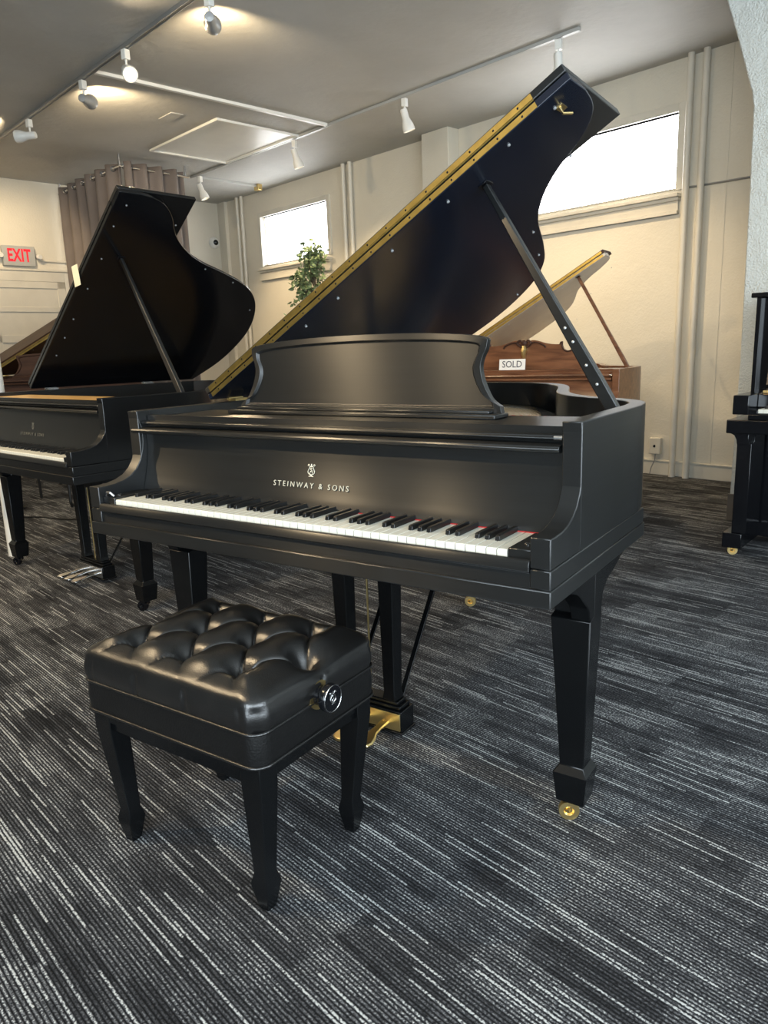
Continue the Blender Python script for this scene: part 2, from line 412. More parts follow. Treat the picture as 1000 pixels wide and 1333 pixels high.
def conduit(name, pts, r, mat, label, cat='conduit', group=None):
    o = MB().tube([rw(*p) for p in pts], r, 8).build(name, mat); tag(o, label, cat, group); return o
conduit('wall_conduit', [(-1.53, WALL-0.012, 2.31), (-1.2, WALL-0.012, 2.302), (0.5, WALL-0.012, 2.28)], 0.008, TRACKM, 'thin dark conduit running right from the large window across two pipes')
conduit('wall_conduit', [(LEFT+0.02, 2.47, 2.345), (LEFT+0.02, 3.05, 2.34)], 0.011, PIPEM, 'thin pale conduit running right from the exit sign above the door')

# track rails
def rail(name, t0, t1, n0, n1, label, mat, w=0.034, h=0.024):
    b = MB()
    if abs(t1-t0) > abs(n1-n0):
        b.box(0, t1-t0, -w/2, w/2, -h, 0)
        if mat is TRACKM: b.box(0, t1-t0, -w/2, -w/2+0.006, -h-0.006, -h); b.box(0, t1-t0, w/2-0.006, w/2, -h-0.006, -h)
    else: b.box(-w/2, w/2, 0, n1-n0, -h, 0)
    o = b.build(name, mat, bevel=0.003); o.location = rw(t0, n0, CEIL); o.rotation_euler.z = -WA
    return tag(o, label, 'track')
rail('light_track', LEFT+0.02, 1.2, 1.665, 1.665, 'long grey ceiling track carrying the lamps nearest the camera', TRACKM)
rail('light_track', -7.05, -1.70, 3.945, 3.945, 'white ceiling track along the far side of the hatch, above the raised lid', TRACKW)
rail('cable_raceway', -4.435, -4.435, 1.69, 3.92, 'white ceiling raceway linking the two lamp tracks', WHITEP, 0.04, 0.025)
rc = rail('cable_raceway', -6.96, -6.96, 3.97, 4.85, 'short pale ceiling rod reaching from the far track towards the window wall', TRACKW, 0.022, 0.03)
o = MB().box(-0.05, 0.05, 0.84, 0.90, -0.07, 0.0).build('end_bracket', BRASS, rc, bevel=0.004)

# lamp heads
BULB = emit('bulb_glow', (1.0, 0.66, 0.28), 9)
BULBO = emit('bulb_soft', (1.0, 0.80, 0.55), 2.0)
def lamp(t, n, d, label, mat, power, glow=False, long=0.13):
    base = rw(t, n, CEIL-0.03)
    o = thing('track_lamp', label, 'lamp', base, 0.0, 'ceiling track lamps')
    MB().box(-0.022, 0.022, -0.022, 0.022, -0.065, 0.0).build('adapter', WHITEP, o, bevel=0.004)
    D = Vector(d).normalized()
    piv = Vector((0, 0, -0.13))
    MB().tube([(0, 0, -0.06), piv], 0.008).build('stem', WHITEP, o)
    prof = [(0.0, -0.05), (0.026, -0.048), (0.031, -0.035), (0.031, 0.03), (0.036, 0.045), (0.050, long-0.045), (0.053, long-0.02), (0.052, long), (0.046, long), (0.040, long-0.04), (0.0, long-0.045)]
    h = MB().lathe(prof, piv, D, 24).build('lamp_head', mat, o)
    MB().lathe([(0.0, long-0.04), (0.026, long-0.036), (0.033, long-0.018), (0.0, long-0.006)], piv, D, 20).build('bulb', BULB if glow else BULBO, h)
    if power:
        li = bpy.data.lights.new('lamp_spot', 'SPOT'); li.energy = power; li.color = (1.0, 0.76, 0.46); li.spot_size = math.radians(112)
        li.spot_blend = 0.8; li.shadow_soft_size = 0.024
        lo = bpy.data.objects.new('lamp_light', li); COL.objects.link(lo); lo.parent = o
        lo.location = piv + D*(long+0.004); lo.rotation_euler = D.to_track_quat('-Z', 'Y').to_euler()
def rd(t, n, z): return rw(t, n, z)
lamp(-5.81, 1.665, (-0.83, -0.50, -0.03), 'white track lamp turned sideways, farthest left on the near track', WHITEP, 110)
lamp(-7.0, 1.665, rw(-0.7, 0.25, -0.65), 'unseen track lamp added to brighten the exit door wall, left of the picture', WHITEP, 52)  # unseen lamp, added to brighten the left wall
lamp(-4.61, 1.665, (-0.50, 0.86, 0.12), 'grey track lamp seen from behind, second from the left on the near track', GREYP, 45)
lamp(-3.86, 1.665, (0.80, -0.45, -0.50), 'lit track lamp facing the camera beside the white raceway', WHITEP, 60, True)
lamp(-2.80, 1.700, (-0.62, 0.78, 0.10), 'grey track lamp at the top edge, nearest the camera on the near track', GREYP, 30)
lamp(-1.87, 3.945, rd(-0.05, 0.25, -1), 'white flared track lamp just above the tip of the raised lid', WHITEP, 70)
lamp(-3.41, 3.945, rd(0.1, 0.3, -1), 'white flared track lamp left of the square chimney breast', WHITEP, 75)
lamp(-4.98, 3.945, rd(0.1, 0.3, -1), 'white flared track lamp right beside the ceiling hatch', WHITEP, 75)
lamp(-6.85, 3.945, rd(0.2, 0.3, -1), 'white track lamp beside the end of the grommet curtain', WHITEP, 80)

# exit sign, camera, socket
def wall_bits():
    s = roomthing('exit_sign', 'grey box exit sign with red letters above the white door', 'sign', None, LEFT, 2.25, 2.385)
    MB().box(0.0, 0.055, -0.19, 0.18, -0.115, 0.115).build('sign_box', TRACKW, s, bevel=0.006)
    ML = Matrix.Translation((0.0565, -0.005, 0.0)) @ Matrix(((0, 0, 1, 0), (1, 0, 0, 0), (0, 1, 0, 0), (0, 0, 0, 1)))
    text_mesh('sign_letters', 'EXIT', 0.20, emit('exit_red', (1.0, 0.01, 0.03), 0.55, (0.35, 0.005, 0.01)), s, ML, 0.001, 1.05, 0.62, 0.006)
    for k, y in ((0, 0.215), (1, -0.225)):
        hd = MB().lathe([(0, 0), (0.03, 0.005), (0.034, 0.03), (0.026, 0.05), (0.0, 0.05)], (0.05, y, 0.0), (1, 0.2, -0.1)).build('side_lamp', WHITEP, s)
        MB().box(0.0, 0.055, y-0.012, y+0.012, -0.012, 0.012).build('bracket', WHITEP, s)
    c = roomthing('security_camera', 'small white round wall camera with dark lens near the corner', 'camera', None, LEFT, 4.94, 2.72)
    MB().lathe([(0.0, 0), (0.075, 0.0), (0.08, 0.02), (0.06, 0.05), (0.045, 0.06), (0.0, 0.062)], (0, 0, 0), (1, 0, 0), 24).build('housing', WHITEP, c)
    MB().lathe([(0.038, 0.055), (0.036, 0.072), (0.02, 0.085), (0.0, 0.09)], (0, 0, 0), (1, 0, 0), 20).build('lens', GLOSS, c)
    k = roomthing('wall_socket', 'white square outlet box low on the wall beside the large piano', 'socket', None, -1.59, WALL, 0.25)
    MB().box(-0.05, 0.05, -0.045, 0.0, -0.07, 0.07).build('cover_plate', PIPEM, k, bevel=0.006)
    MB().lathe([(0.011, 0), (0.011, 0.003)], (0, -0.045, 0.0), (0, -1, 0)).build('plug_hole', GLOSS, k)
    c = conduit('socket_cable', [(-1.585, WALL-0.03, 0.185), (-1.59, WALL-0.035, 0.12), (-1.615, WALL-0.04, 0.06), (-1.62, WALL-0.05, 0.006)], 0.005, TRACKM, 'thin blue-grey cable hanging from the outlet box to the floor', 'cable')
wall_bits()

# curtain on an L shaped rod
def curtain():
    zr = 3.14
    r = roomthing('curtain_rod', 'thin steel curtain rod bent around a corner under the ceiling', 'curtain rod', None, 0, 0, 0)
    MB().tube([(LEFT+0.01, 2.82, zr), (-6.57, 2.82, zr)], 0.013, 10).build('rod', STEEL, r)
    MB().tube([(-6.56, 2.81, zr), (-6.62, 3.66, zr)], 0.013, 10).build('rod', STEEL, r)
    for p in ((-6.56, 2.82), (-6.62, 3.62), (LEFT+0.05, 2.82)):
        MB().lathe([(0.012, 0), (0.012, CEIL-zr)], (p[0], p[1], zr), seg=10).build('rod_bracket', STEEL, r)
    for (p0, p1, folds, lab) in (((-8.22, 2.82), (-6.60, 2.82), 6, 'taupe grommet curtain panel nearer the exit sign'), ((-6.555, 2.86), (-6.62, 3.60), 4, 'taupe grommet curtain panel nearer the window wall')):
        c = roomthing('grommet_curtain', lab, 'curtain', 'grommet curtains on the bent rod', 0, 0, 0)
        d = Vector((p1[0]-p0[0], p1[1]-p0[1], 0)); Lh = d.length; d.normalize(); nn = Vector((d.y, -d.x, 0))
        steps = folds*16; vs = []; zs = [3.19, 3.10, 2.6, 2.0, 1.2, 0.05]
        for z in zs:
            for i in range(steps+1):
                s = i/steps; a = math.sin(s*folds*2*PI)*0.055*(1+0.12*math.sin(z*3+i*0.1))
                q = Vector((p0[0], p0[1], z))+d*(s*Lh)+nn*a; vs.append(q)
        n = steps+1; b = MB(); b.add(vs, [(k*n+i, k*n+i+1, (k+1)*n+i+1, (k+1)*n+i) for k in range(len(zs)-1) for i in range(steps)])
        o = b.build('fabric', CURT, c, ang=3.0); md = o.modifiers.new('thick', 'SOLIDIFY'); md.thickness = 0.003
        for k in range(folds*2):
            s = (k+0.5)/(folds*2); s0 = k/(folds*2)
            q = Vector((p0[0], p0[1], zr))+d*((s0)*Lh+0.012)
            ax = nn*0.55+d*(0.9 if k % 2 else -0.9)
            ring = []
            qq = Vector((0, 0, 1)).rotation_difference(ax.normalized())
            for j in range(14): ring.append(q+qq @ Vector((0.026*math.cos(2*PI*j/14), 0.026*math.sin(2*PI*j/14), 0)))
            MB().tube(ring, 0.006, 6, True).build('grommet', STEEL, c)
curtain()

# ficus
def ficus(x, y):
    p = thing('potted_ficus', 'tall green ficus with small leaves in front of the small window', 'plant', (x, y, 0))
    MB().lathe([(0.0, 0), (0.14, 0), (0.18, 0.3), (0.19, 0.32), (0.17, 0.32), (0.16, 0.28), (0.0, 0.28)], seg=28).build('pot', GLOSS, p)
    stems = MB(); lv = MB(); rnd = random.Random(5)
    trunk = [(0, 0, 0.28), (0.02, 0.01, 0.8), (-0.02, 0, 1.3), (0.03, 0.02, 1.9), (0.06, 0.02, 2.22)]
    stems.tube(trunk, [0.018, 0.015, 0.012, 0.008, 0.003])
    def leaf(c, sz):
        d = Vector((rnd.gauss(0, 1), rnd.gauss(0, 1), rnd.gauss(-0.3, 0.6))).normalized()
        s = d.cross(Vector((rnd.gauss(0, 1), rnd.gauss(0, 1), rnd.gauss(0, 1)))).normalized(); u = s.cross(d)
        w = sz*0.27
        pts = [c, c+d*sz*0.3+s*w, c+d*sz*0.65+s*w*0.8, c+d*sz, c+d*sz*0.65-s*w*0.8, c+d*sz*0.3-s*w, c+d*sz*0.5-u*w*0.35]
        lv.add(pts, [(0, 1, 6), (1, 2, 6), (2, 3, 6), (3, 4, 6), (4, 5, 6), (5, 0, 6)])
    for k in range(150):
        h = rnd.uniform(1.0, 2.2); f = (h-1.0)/1.2
        base = Vector((0.02, 0.01, h-0.15)); a = rnd.uniform(0, 2*PI); rr = rnd.uniform(0.5, 1.0)*(0.46-0.34*f)
        tip = Vector((math.cos(a)*rr, math.sin(a)*rr, h+rnd.uniform(0.0, 0.14)*1.2))
        stems.tube([base, base.lerp(tip, 0.5)+Vector((0, 0, 0.03)), tip], [0.004, 0.003, 0.001], 4)
        for j in range(13): leaf(base.lerp(tip, rnd.uniform(0.45, 1.05))+Vector((rnd.gauss(0, .025), rnd.gauss(0, .025), rnd.gauss(0, .03))), rnd.uniform(0.045, 0.08))
    stems.build('stem', plain('ficus_bark', (0.12, 0.09, 0.06), 0.8), p)
    lv.build('foliage', plain('ficus_leaf', (0.15, 0.21, 0.10), 0.5, var=0.6, scale=14), p, smooth=False)
q = rw(-5.33, 4.35); ficus(q.x, q.y)

# white steel column at the left edge
o = MB().lathe([(0.052, 0), (0.052, CEIL)], (-3.085, 1.07, 0), seg=28).build('support_column', WHITEP)
tag(o, 'slim white round column left of the black piano legs', 'column')

# ------------------------------------------------------------------ grand piano
HX = 0.707
LIDPTS = [(1.452, 0.60), (1.438, 0.69), (1.405, 0.76), (1.34, 0.825), (1.245, 0.885), (1.153, 0.98), (1.07, 1.12), (0.985, 1.35), (0.905, 1.53), (0.80, 1.66), (0.66, 1.745), (0.50, 1.785), (0.33, 1.77), (0.16, 1.71), (0.0, 1.60)]
def lid_outline(): return [(1.45, 0.50)] + catmull(LIDPTS, 5)
def rim_outline():
    pts = [(HX, 0.162), (HX, 0.4)] + [(-HX+u*0.975-0.001, y-0.012) for u, y in catmull(LIDPTS, 5)]
    pts[-1] = (-HX, 1.588); return pts + [(-HX, 1.2), (-HX, 0.6), (-HX, 0.162)]
ARM = [(0.0, 0.771), (0.025, 0.770), (0.060, 0.772), (0.090, 0.778), (0.118, 0.789), (0.140, 0.806), (0.157, 0.830), (0.168, 0.860), (0.173, 0.890), (0.172, 0.925), (0.162, 0.955), (0.160, 0.976)]
FALL = [(0.160, 0.7392), (0.163, 0.755), (0.171, 0.78), (0.180, 0.815), (0.186, 0.85), (0.188, 0.885), (0.186, 0.912)]

def keyboard(root, x0=-0.611, y=0.015, zt=0.7365, white='white_key', n=52, first=0):
    kd = 0.150
    def wk():
        b = MB(); w = 0.0218
        prof = [(y, zt-0.018), (y-0.0005, zt-0.003), (y+0.0025, zt), (y+kd, zt), (y+kd, zt-0.02), (y, zt-0.02)]
        b.prism(prof, 'x', -w/2, w/2); return b
    first_w = wk().build('white_key', WHITEKEY, root, bevel=0.0008)
    bb = MB(); yf, yb = y+0.052, y+0.150; z0, z1 = zt-0.006, zt+0.0115
    rings = [[(-0.0055, yf, z0), (0.0055, yf, z0), (0.0055, yb, z0), (-0.0055, yb, z0)],
             [(-0.0050, yf+0.003, z1-0.002), (0.0050, yf+0.003, z1-0.002), (0.0050, yb, z1-0.002), (-0.0050, yb, z1-0.002)],
             [(-0.0042, yf+0.009, z1), (0.0042, yf+0.009, z1), (0.0042, yb, z1), (-0.0042, yb, z1)]]
    bb.loft(rings); first_b = bb.build('black_key', BLACKKEY, root, bevel=0.0008)
    usedw = usedb = False
    for i in range(n):
        o = first_w if not usedw else first_w.copy()
        if usedw: COL.objects.link(o)
        usedw = True; o.location.x = x0+0.0235*(i+0.5)
        if (i+first) % 7 in (0, 2, 3, 5, 6) and i < n-1:
            o = first_b if not usedb else first_b.copy()
            if usedb: COL.objects.link(o)
            usedb = True; o.location.x = x0+0.0235*(i+1)

def emblem(mat, root, org, ex, ez, s, name='lyre_emblem'):
    # a small lyre: two curved arms, scrolls, strings, foot
    b = MB(); O = Vector(org); X = Vector(ex); Z = Vector(ez); nrm = X.cross(Z).normalized()
    def P(x, z): return O+X*(x*s)+Z*(z*s)
    def arc(pts, r): b.tube([P(*p) for p in catmull(pts, 4)], r*s, 6)
    for m_ in (-1, 1):
        arc([(m_*0.10, -0.42), (m_*0.42, -0.25), (m_*0.50, 0.0), (m_*0.32, 0.35), (m_*0.22, 0.62)], 0.05)
        arc([(m_*0.22, 0.62), (m_*0.30, 0.80), (m_*0.48, 0.84), (m_*0.52, 0.70), (m_*0.42, 0.66)], 0.045)
        arc([(m_*0.10, -0.42), (m_*0.24, -0.20), (m_*0.12, -0.05)], 0.04)
    arc([(-0.22, 0.62), (0.0, 0.56), (0.22, 0.62)], 0.05)
    arc([(0.0, 0.56), (0.0, 0.92)], 0.05)
    arc([(0.10, 0.32), (-0.05, 0.40), (-0.12, 0.28), (0.08, 0.12), (0.10, 0.0), (-0.06, -0.04), (-0.10, 0.06)], 0.05)
    arc([(-0.34, -0.62), (0.0, -0.56), (0.34, -0.62)], 0.06)
    arc([(0, -0.6), (0, -0.35)], 0.07)
    return b.build(name, mat, root)

def square_rings(secs):
    return [[(cx-wx/2, cy-wy/2, z), (cx+wx/2, cy-wy/2, z), (cx+wx/2, cy+wy/2, z), (cx-wx/2, cy+wy/2, z)] for (cx, cy, wx, wy, z) in secs]

def caster(parent, x, y, mat, r=0.022):
    b = MB(); b.lathe([(r*0.35, -0.004), (r*0.5, -0.009), (r*0.95, -0.009), (r, -0.005), (r, 0.005), (r*0.95, 0.009), (r*0.5, 0.009), (r*0.35, 0.004)], (x, y, r), (-0.45, 1, 0), 24)
    b.lathe([(0.011, 0.0), (0.013, 0.03)], (x+0.004, y+0.022, r*1.2), (0, 0, 1), 12)
    b.tube([(x, y-0.011, r), (x, y+0.026, r*1.35)], 0.006, 8)
    return b.build('caster', mat, parent)

def grand(name, label, loc, phi, body, under, opt):
    root = thing(name, label, 'piano', (loc[0], loc[1], 0), -phi)
    g = opt.get
    # rim, cheeks and side beams
    o_ = rim_outline(); i_ = offset_poly(o_, 0.042)
    i_[0] = (HX-0.042, 0.162); i_[-1] = (-HX+0.042, 0.162)
    z0, z1 = 0.708, 0.976; n = len(o_)
    b = MB(); vs = [(p[0], p[1], z0) for p in o_]+[(p[0], p[1], z1) for p in o_]+[(p[0], p[1], z1) for p in i_]+[(p[0], p[1], z0) for p in i_]
    fs = []
    for k in range(n-1):
        for a in range(4):
            c = (a+1) % 4; fs.append((a*n+k, a*n+k+1, c*n+k+1, c*n+k))
    fs += [(0, n, 2*n, 3*n), (n-1, 2*n-1, 3*n-1, 4*n-1)]
    b.add(vs, fs)
    for s in (-1, 1):
        xa, xb = s*(HX-0.0425), s*(HX-0.0005)
        b.prism(ARM+[(0.21, 0.9755), (0.21, 0.709), (0.0, 0.709)], 'x', xa, xb)
    b.build('rim', body, root, bevel=0.0022, ang=0.5)
    b = MB()
    for s in (-1, 1): b.box(min(s*HX, s*(HX-0.043)), max(s*HX, s*(HX-0.043)), 0.0, 0.650, 0.668, 0.7075)
    b.box(-HX-0.002, HX+0.002, -0.004, 0.655, 0.632, 0.668)
    b.build('key_bed', body, root, bevel=0.0025)
    # bottom of the case behind the key bed
    ins = offset_poly(o_, 0.045)
    # soundboard and iron frame
    inner = [p for p in ins if p[1] > 0.56]
    plate = [(HX-0.045, 0.56)]+[p for p in inner]+[(-HX+0.045, 0.56)]
    MB().prism(plate, 'z', 0.712, 0.74).build('soundboard', SPRUCE, root)
    ins2 = offset_poly(o_, 0.10); pl2 = [(HX-0.10, 0.50)]+[p for p in ins2 if p[1] > 0.5 and p[1] < 1.68]+[(-HX+0.1, 0.50)]
    MB().prism(pl2, 'z', 0.862, 0.874).build('iron_frame', GOLDP, root, bevel=0.002)
    sb = MB()
    for k in range(70):
        x = -0.60+k*0.0172; yb = 1.60 if x < 0.0 else 1.60-(x)*1.4
        sb.tube([(x, 0.47, 0.892), (x*0.9, max(0.7, yb), 0.892)], 0.0009, 4)
    so = sb.build('strings', STEEL, root, smooth=False); so['kind'] = 'stuff'
    for k in range(24):
        x = -0.05+k*0.0245
        if k == 0:
            db = MB(); db.box(-0.006, 0.006, -0.018, 0.018, 0.905, 0.94); dm0 = db.build('damper', GLOSS if g('plain') else REDF, root, bevel=0.002)
            fb = MB(); fb.box(-0.0065, 0.0065, -0.02, 0.02, 0.893, 0.905); fm = fb.build('felt', WHITEF, dm0)
            dm = dm0
        else:
            dm = dm0.copy(); COL.objects.link(dm); f2 = fm.copy(); COL.objects.link(f2); f2.parent = dm
        dm.location = (x, 0.66-0.002*k, 0)
    # key slip and blocks
    sl = [(0.004, 0.668), (0.004, 0.698), (-0.004, 0.702), (-0.004, 0.716), (0.0, 0.7225), (0.006, 0.7245), (0.013, 0.722), (0.013, 0.668)]
    MB().prism(sl, 'x', -HX+0.0435, HX-0.0435).build('key_slip', body, root, bevel=0.001)
    for s in (-1, 1):
        b = MB(); xa, xb = sorted((s*0.6125, s*(HX-0.0435))); b.box(xa, xb, 0.0135, 0.150, 0.690, 0.741)
        cb = b.build('cheek_block', body, root, bevel=0.002)
        MB().lathe([(0.006, 0), (0.007, 0.003), (0.0, 0.005)], (s*0.64, 0.05, 0.741), seg=12).build('screw', STEEL, cb)
    if g('hook'):
        MB().tube([(-0.655, 0.02, 0.742), (-0.645, 0.015, 0.755), (-0.63, 0.015, 0.755), (-0.622, 0.02, 0.745)], 0.004, 8).build('latch', STEEL, root)
    keyboard(root)
    MB().box(0.10, 0.662, 0.1583, 0.166, 0.7368, 0.7386).build('felt_strip', REDF, root)
    # fallboard
    fp = [(y+0.0, z) for y, z in FALL]; back = [(y+0.015, z) for y, z in reversed(FALL)]
    b = MB(); cf = catmull(fp, 4); cb = [(y+0.016, z) for y, z in reversed(cf)]
    b.prism(cf+cb, 'x', -HX+0.044, HX-0.044)
    fo = b.build('fallboard', g('fall', body), root)
    rl = [(0.195, 0.912), (0.172, 0.909), (0.160, 0.912), (0.157, 0.918), (0.160, 0.923), (0.170, 0.9255), (0.195, 0.928)]
    MB().prism(rl, 'x', -HX+0.010, HX-0.048).build('fallboard_rail', body, root, bevel=0.001)
    r2 = [(0.205, 0.934), (0.178, 0.934), (0.172, 0.939), (0.174, 0.945), (0.205, 0.947)]
    MB().prism(r2, 'x', -HX+0.044, HX-0.047).build('lock_rail', body, root, bevel=0.001)
    MB().box(-HX+0.045, HX-0.045, 0.197, 0.212, 0.905, 0.962).build('front_stretcher', body, root)
    MB().lathe([(0.006, -0.018), (0.006, 0.0)], (HX-0.046, 0.176, 0.940), (1, 0, 0), 12).build('pin', STEEL, root)
    # lettering on the fallboard
    M = Matrix.Translation((g('tx', -0.016), 0.1727, 0.7925)) @ Matrix.Rotation(math.radians(75.5), 4, 'X')
    lt = g('letters', LETTER)
    if lt is not None:
        text_mesh('maker_name', 'STEINWAY & SONS', 0.0205, lt, root, M, 0.0006, 1.52, 1.0, -0.0001)
        emblem(lt, root, (g('tx', -0.016), 0.1818, 0.829), (1, 0, 0), (0, 0.16, 0.98), 0.0215)
    # shelf under the music desk
    top = g('shelf', body)
    MB().box(-HX+0.043, HX-0.043, 0.205, 0.47, 0.940, 0.956).build('tuning_plank' if top is SPRUCE else 'desk_shelf', top, root, bevel=0.002)
    # music desk
    if g('desk') == 'classic':
        MB().box(-0.465, 0.430, 0.340, 0.42, 0.957, 0.968).build('desk_ledge', body, root, bevel=0.003)
        half = [(0.440, 0.968), (0.435, 0.985), (0.412, 1.000), (0.397, 1.022), (0.384, 1.050), (0.377, 1.080), (0.382, 1.105), (0.391, 1.125), (0.394, 1.147)]
        half = half[:1]+catmull(half[1:], 3)
        topc = [(0.394*math.cos(a)*1.0, 1.147+0.026*math.sin(a)) for a in [PI*k/16 for k in range(1, 16)]]
        outl = half+topc+[(-x, z) for x, z in reversed(half)]
        lean = 0.10
        def PL(x, z, d): return (x-0.013, 0.385+(z-0.968)*lean+d, z)
        inn = [(x*0.952 if abs(x) > .1 else x*0.952, 1.06+(z-1.06)*0.86+0.0) for x, z in outl]
        inn2 = [(x*0.935, 1.06+(z-1.06)*0.815) for x, z in outl]
        b = MB(); nO = len(outl)
        rings = [[PL(x, z, 0.02) for x, z in outl], [PL(x, z, 0.0) for x, z in outl], [PL(x, z, -0.001) for x, z in inn], [PL(x, z, 0.007) for x, z in inn2]]
        vs = [p for r in rings for p in r]
        fs = [(k*nO+i, k*nO+(i+1) % nO, (k+1)*nO+(i+1) % nO, (k+1)*nO+i) for k in range(3) for i in range(nO)]
        fs += [tuple(range(nO)), tuple(3*nO+i for i in range(nO))]
        b.add(vs, fs); b.build('music_desk', body, root, bevel=0.0012)
        MB().box(-0.445, 0.405, 0.360, 0.383, 0.968, 0.976).build('desk_lip', body, root, bevel=0.003)
    if g('desk') == 'carved':
        w = 0.40
        prof = [(0.42, 0.975), (0.42, 1.0), (0.405, 1.012), (0.41, 1.035), (0.415, 1.07), (0.40, 1.11), (0.37, 1.128), (0.335, 1.122), (0.325, 1.10), (0.30, 1.092), (0.275, 1.102), (0.262, 1.125), (0.262, 1.150), (0.25, 1.148), (0.24, 1.133), (0.16, 1.140), (0.09, 1.160), (0.05, 1.165), (0.025, 1.155)]
        prof = catmull(prof, 3); outl = prof+[(0.0, 1.163)]+[(-x, z) for x, z in reversed(prof)]
        b = MB(); b.prism(outl, 'y', 0.40, 0.42); b.build('music_desk', body, root, bevel=0.003)
        cr = MB()
        cr.tube([(x, 0.398, z-0.006) for x, z in prof[6:42]], 0.005, 6)
        cr.tube([(-x, 0.398, z-0.006) for x, z in prof[6:42]], 0.005, 6)
        for s in (-1, 1):
            cr.tube(catmull([(s*0.02, 0.397, 1.13), (s*0.07, 0.395, 1.152), (s*0.13, 0.395, 1.135), (s*0.15, 0.397, 1.115)], 4), 0.006, 6)
            cr.tube(catmull([(s*0.015, 0.397, 1.15), (s*0.03, 0.39, 1.165), (s*0.05, 0.39, 1.145), (s*0.02, 0.395, 1.12)], 4), 0.007, 6)
        cr.lathe([(0.0, 0), (0.016, 0.004), (0.02, 0.012), (0.0, 0.022)], (0, 0.40, 1.148), (0, -1, 0), 12)
        cr.build('carving', MAHOGD, root)
        gb = MB(); gb.tube([(0, 0.396, 1.128), (0.002, 0.390, 1.10), (-0.002, 0.390, 1.07), (0, 0.396, 1.03)], [0.014, 0.022, 0.016, 0.006], 10); gb.build('highlight_drop', BRASS, root)  # brass shape added for the bright yellow highlight on the desk
        MB().box(-0.60, 0.655, 0.27, 0.44, 0.957, 0.975).build('desk_ledge', body, root, bevel=0.003)
    # lid
    A = math.radians(g('angle', 30.3)); hz = 0.985
    MX = Matrix.Translation((-HX, 0, hz)) @ Matrix.Rotation(-A, 4, 'Y')
    us, vs_ = g('lidscale', (1.0, 1.0)); out = [(u*us, 0.5+(y-0.5)*vs_) for u, y in lid_outline()]; th = 0.020; fd = g('flapdepth', 0.42)
    def place(o, M=MX): o.matrix_parent_inverse = Matrix.Identity(4); o.matrix_local = M; return o
    pol = [(0.0, 0.50)]+out
    lid = place(MB().prism(pol, 'z', 0.0, th).build('lid', g('lidmat', under), root, bevel=0.0025))
    bd = MB()   # raised rubber bumpers under the lid
    for (u, y) in ((1.38, 0.56), (1.30, 0.86), (1.25, 0.545), (1.04, 0.56), (1.02, 1.18), (0.93, 1.42), (0.83, 0.56), (0.70, 1.68), (0.60, 0.56), (0.45, 0.56), (0.30, 0.56)):
        k = MB().lathe([(0.0042, 0), (0.0042, 0.003), (0.0, 0.005)], (u, y, -0.0002), (0, 0, -1), 10).build('bumper', GREYP, lid)
    cupb = MB(); cupb.box(1.380, 1.398, 0.565, 0.60, -0.003, 0.0); cupb.tube([(1.39, 0.57, -0.003), (1.388, 0.57, -0.020), (1.402, 0.595, -0.024)], 0.0035, 8)
    if g('catch', True): cupb.build('lid_catch', BRASS, lid)
    pb = MB().box(g('prop', (1.125, 0.635))[0]-0.015, g('prop', (1.125, 0.635))[0]+0.015, g('prop', (1.125, 0.635))[1]-0.02, g('prop', (1.125, 0.635))[1]+0.02, -0.003, 0.0).build('prop_socket', g('brasscup', GLOSS), lid, bevel=0.002)
    # front flap folded back onto the lid, hinged by a brass piano hinge
    fx = math.radians(g('flaptilt', 0.0))
    fl = MB(); fl.prism([(0.0, 0.0), (1.45*us, 0.0), (1.45*us, fd), (0.0, fd)], 'z', 0.0, th)
    fl = fl.build('lid_flap', g('flapmat', body), root, bevel=0.0025)
    MF = MX @ Matrix.Translation((0, 0.5, th+0.003)) @ Matrix.Rotation(fx, 4, 'X')
    place(fl, MF)
    if g('hinge', True):
        L0, L1 = g('hingespan', (0.02, 1.36))
        for z0_, nm in ((0.002, 0), (th+0.005, 1)):
            hb = MB(); hb.box(L0, L1, 0.4975, 0.4998, z0_, z0_+th-0.006)
            ho = place(hb.build('piano_hinge', g('hingemat', HINGEB), root))
            if g('screws'):
                sc = None
                for k in range(18):
                    if sc is None: sc = MB().lathe([(0.003, 0), (0.002, 0.001)], (0, 0.4975, z0_+th*0.35), (0, -1, 0), 8).build('screw', GLOSS, ho); q = sc
                    else: q = sc.copy(); COL.objects.link(q)
                    q.location.x = L0+0.04+k*(L1-L0-0.08)/17
        place(MB().tube([(L0, 0.497, th+0.0015), (L1, 0.497, th+0.0015)], 0.0022, 6).build('hinge_pin', g('hingemat', HINGEB), root))
    # lid hinges on the spine
    for y in (0.62, 1.25):
        b = MB(); b.box(-HX-0.004, -HX+0.03, y-0.03, y+0.03, 0.974, 0.984); b.tube([(-HX-0.002, y-0.035, 0.984), (-HX-0.002, y+0.035, 0.984)], 0.006)
        b.build('lid_hinge', g('hm', BRASS), root)
    # prop
    pu, py = g('prop', (1.125, 0.635)); T = MX @ Vector((pu, py, -0.004)); Bp = Vector(g('propbase', (0.640, 0.60, 0.955)))
    d = (T-Bp).normalized(); s1 = d.cross(Vector((0, 1, 0))).normalized(); s2 = d.cross(s1)
    def rect(p, a, c): return [p-s1*a-s2*c, p+s1*a-s2*c, p+s1*a+s2*c, p-s1*a+s2*c]
    Ln = (T-Bp).length
    w0, w1, td = g('propw', (0.0165, 0.008, 0.013))
    pr = MB().loft([rect(Bp, w0*0.95, td), rect(Bp+d*0.1, w0, td), rect(Bp+d*0.42*Ln, w0*0.78, td), rect(T, w1, td*0.8)]).build('lid_prop', g('propmat', body), root, bevel=0.003)
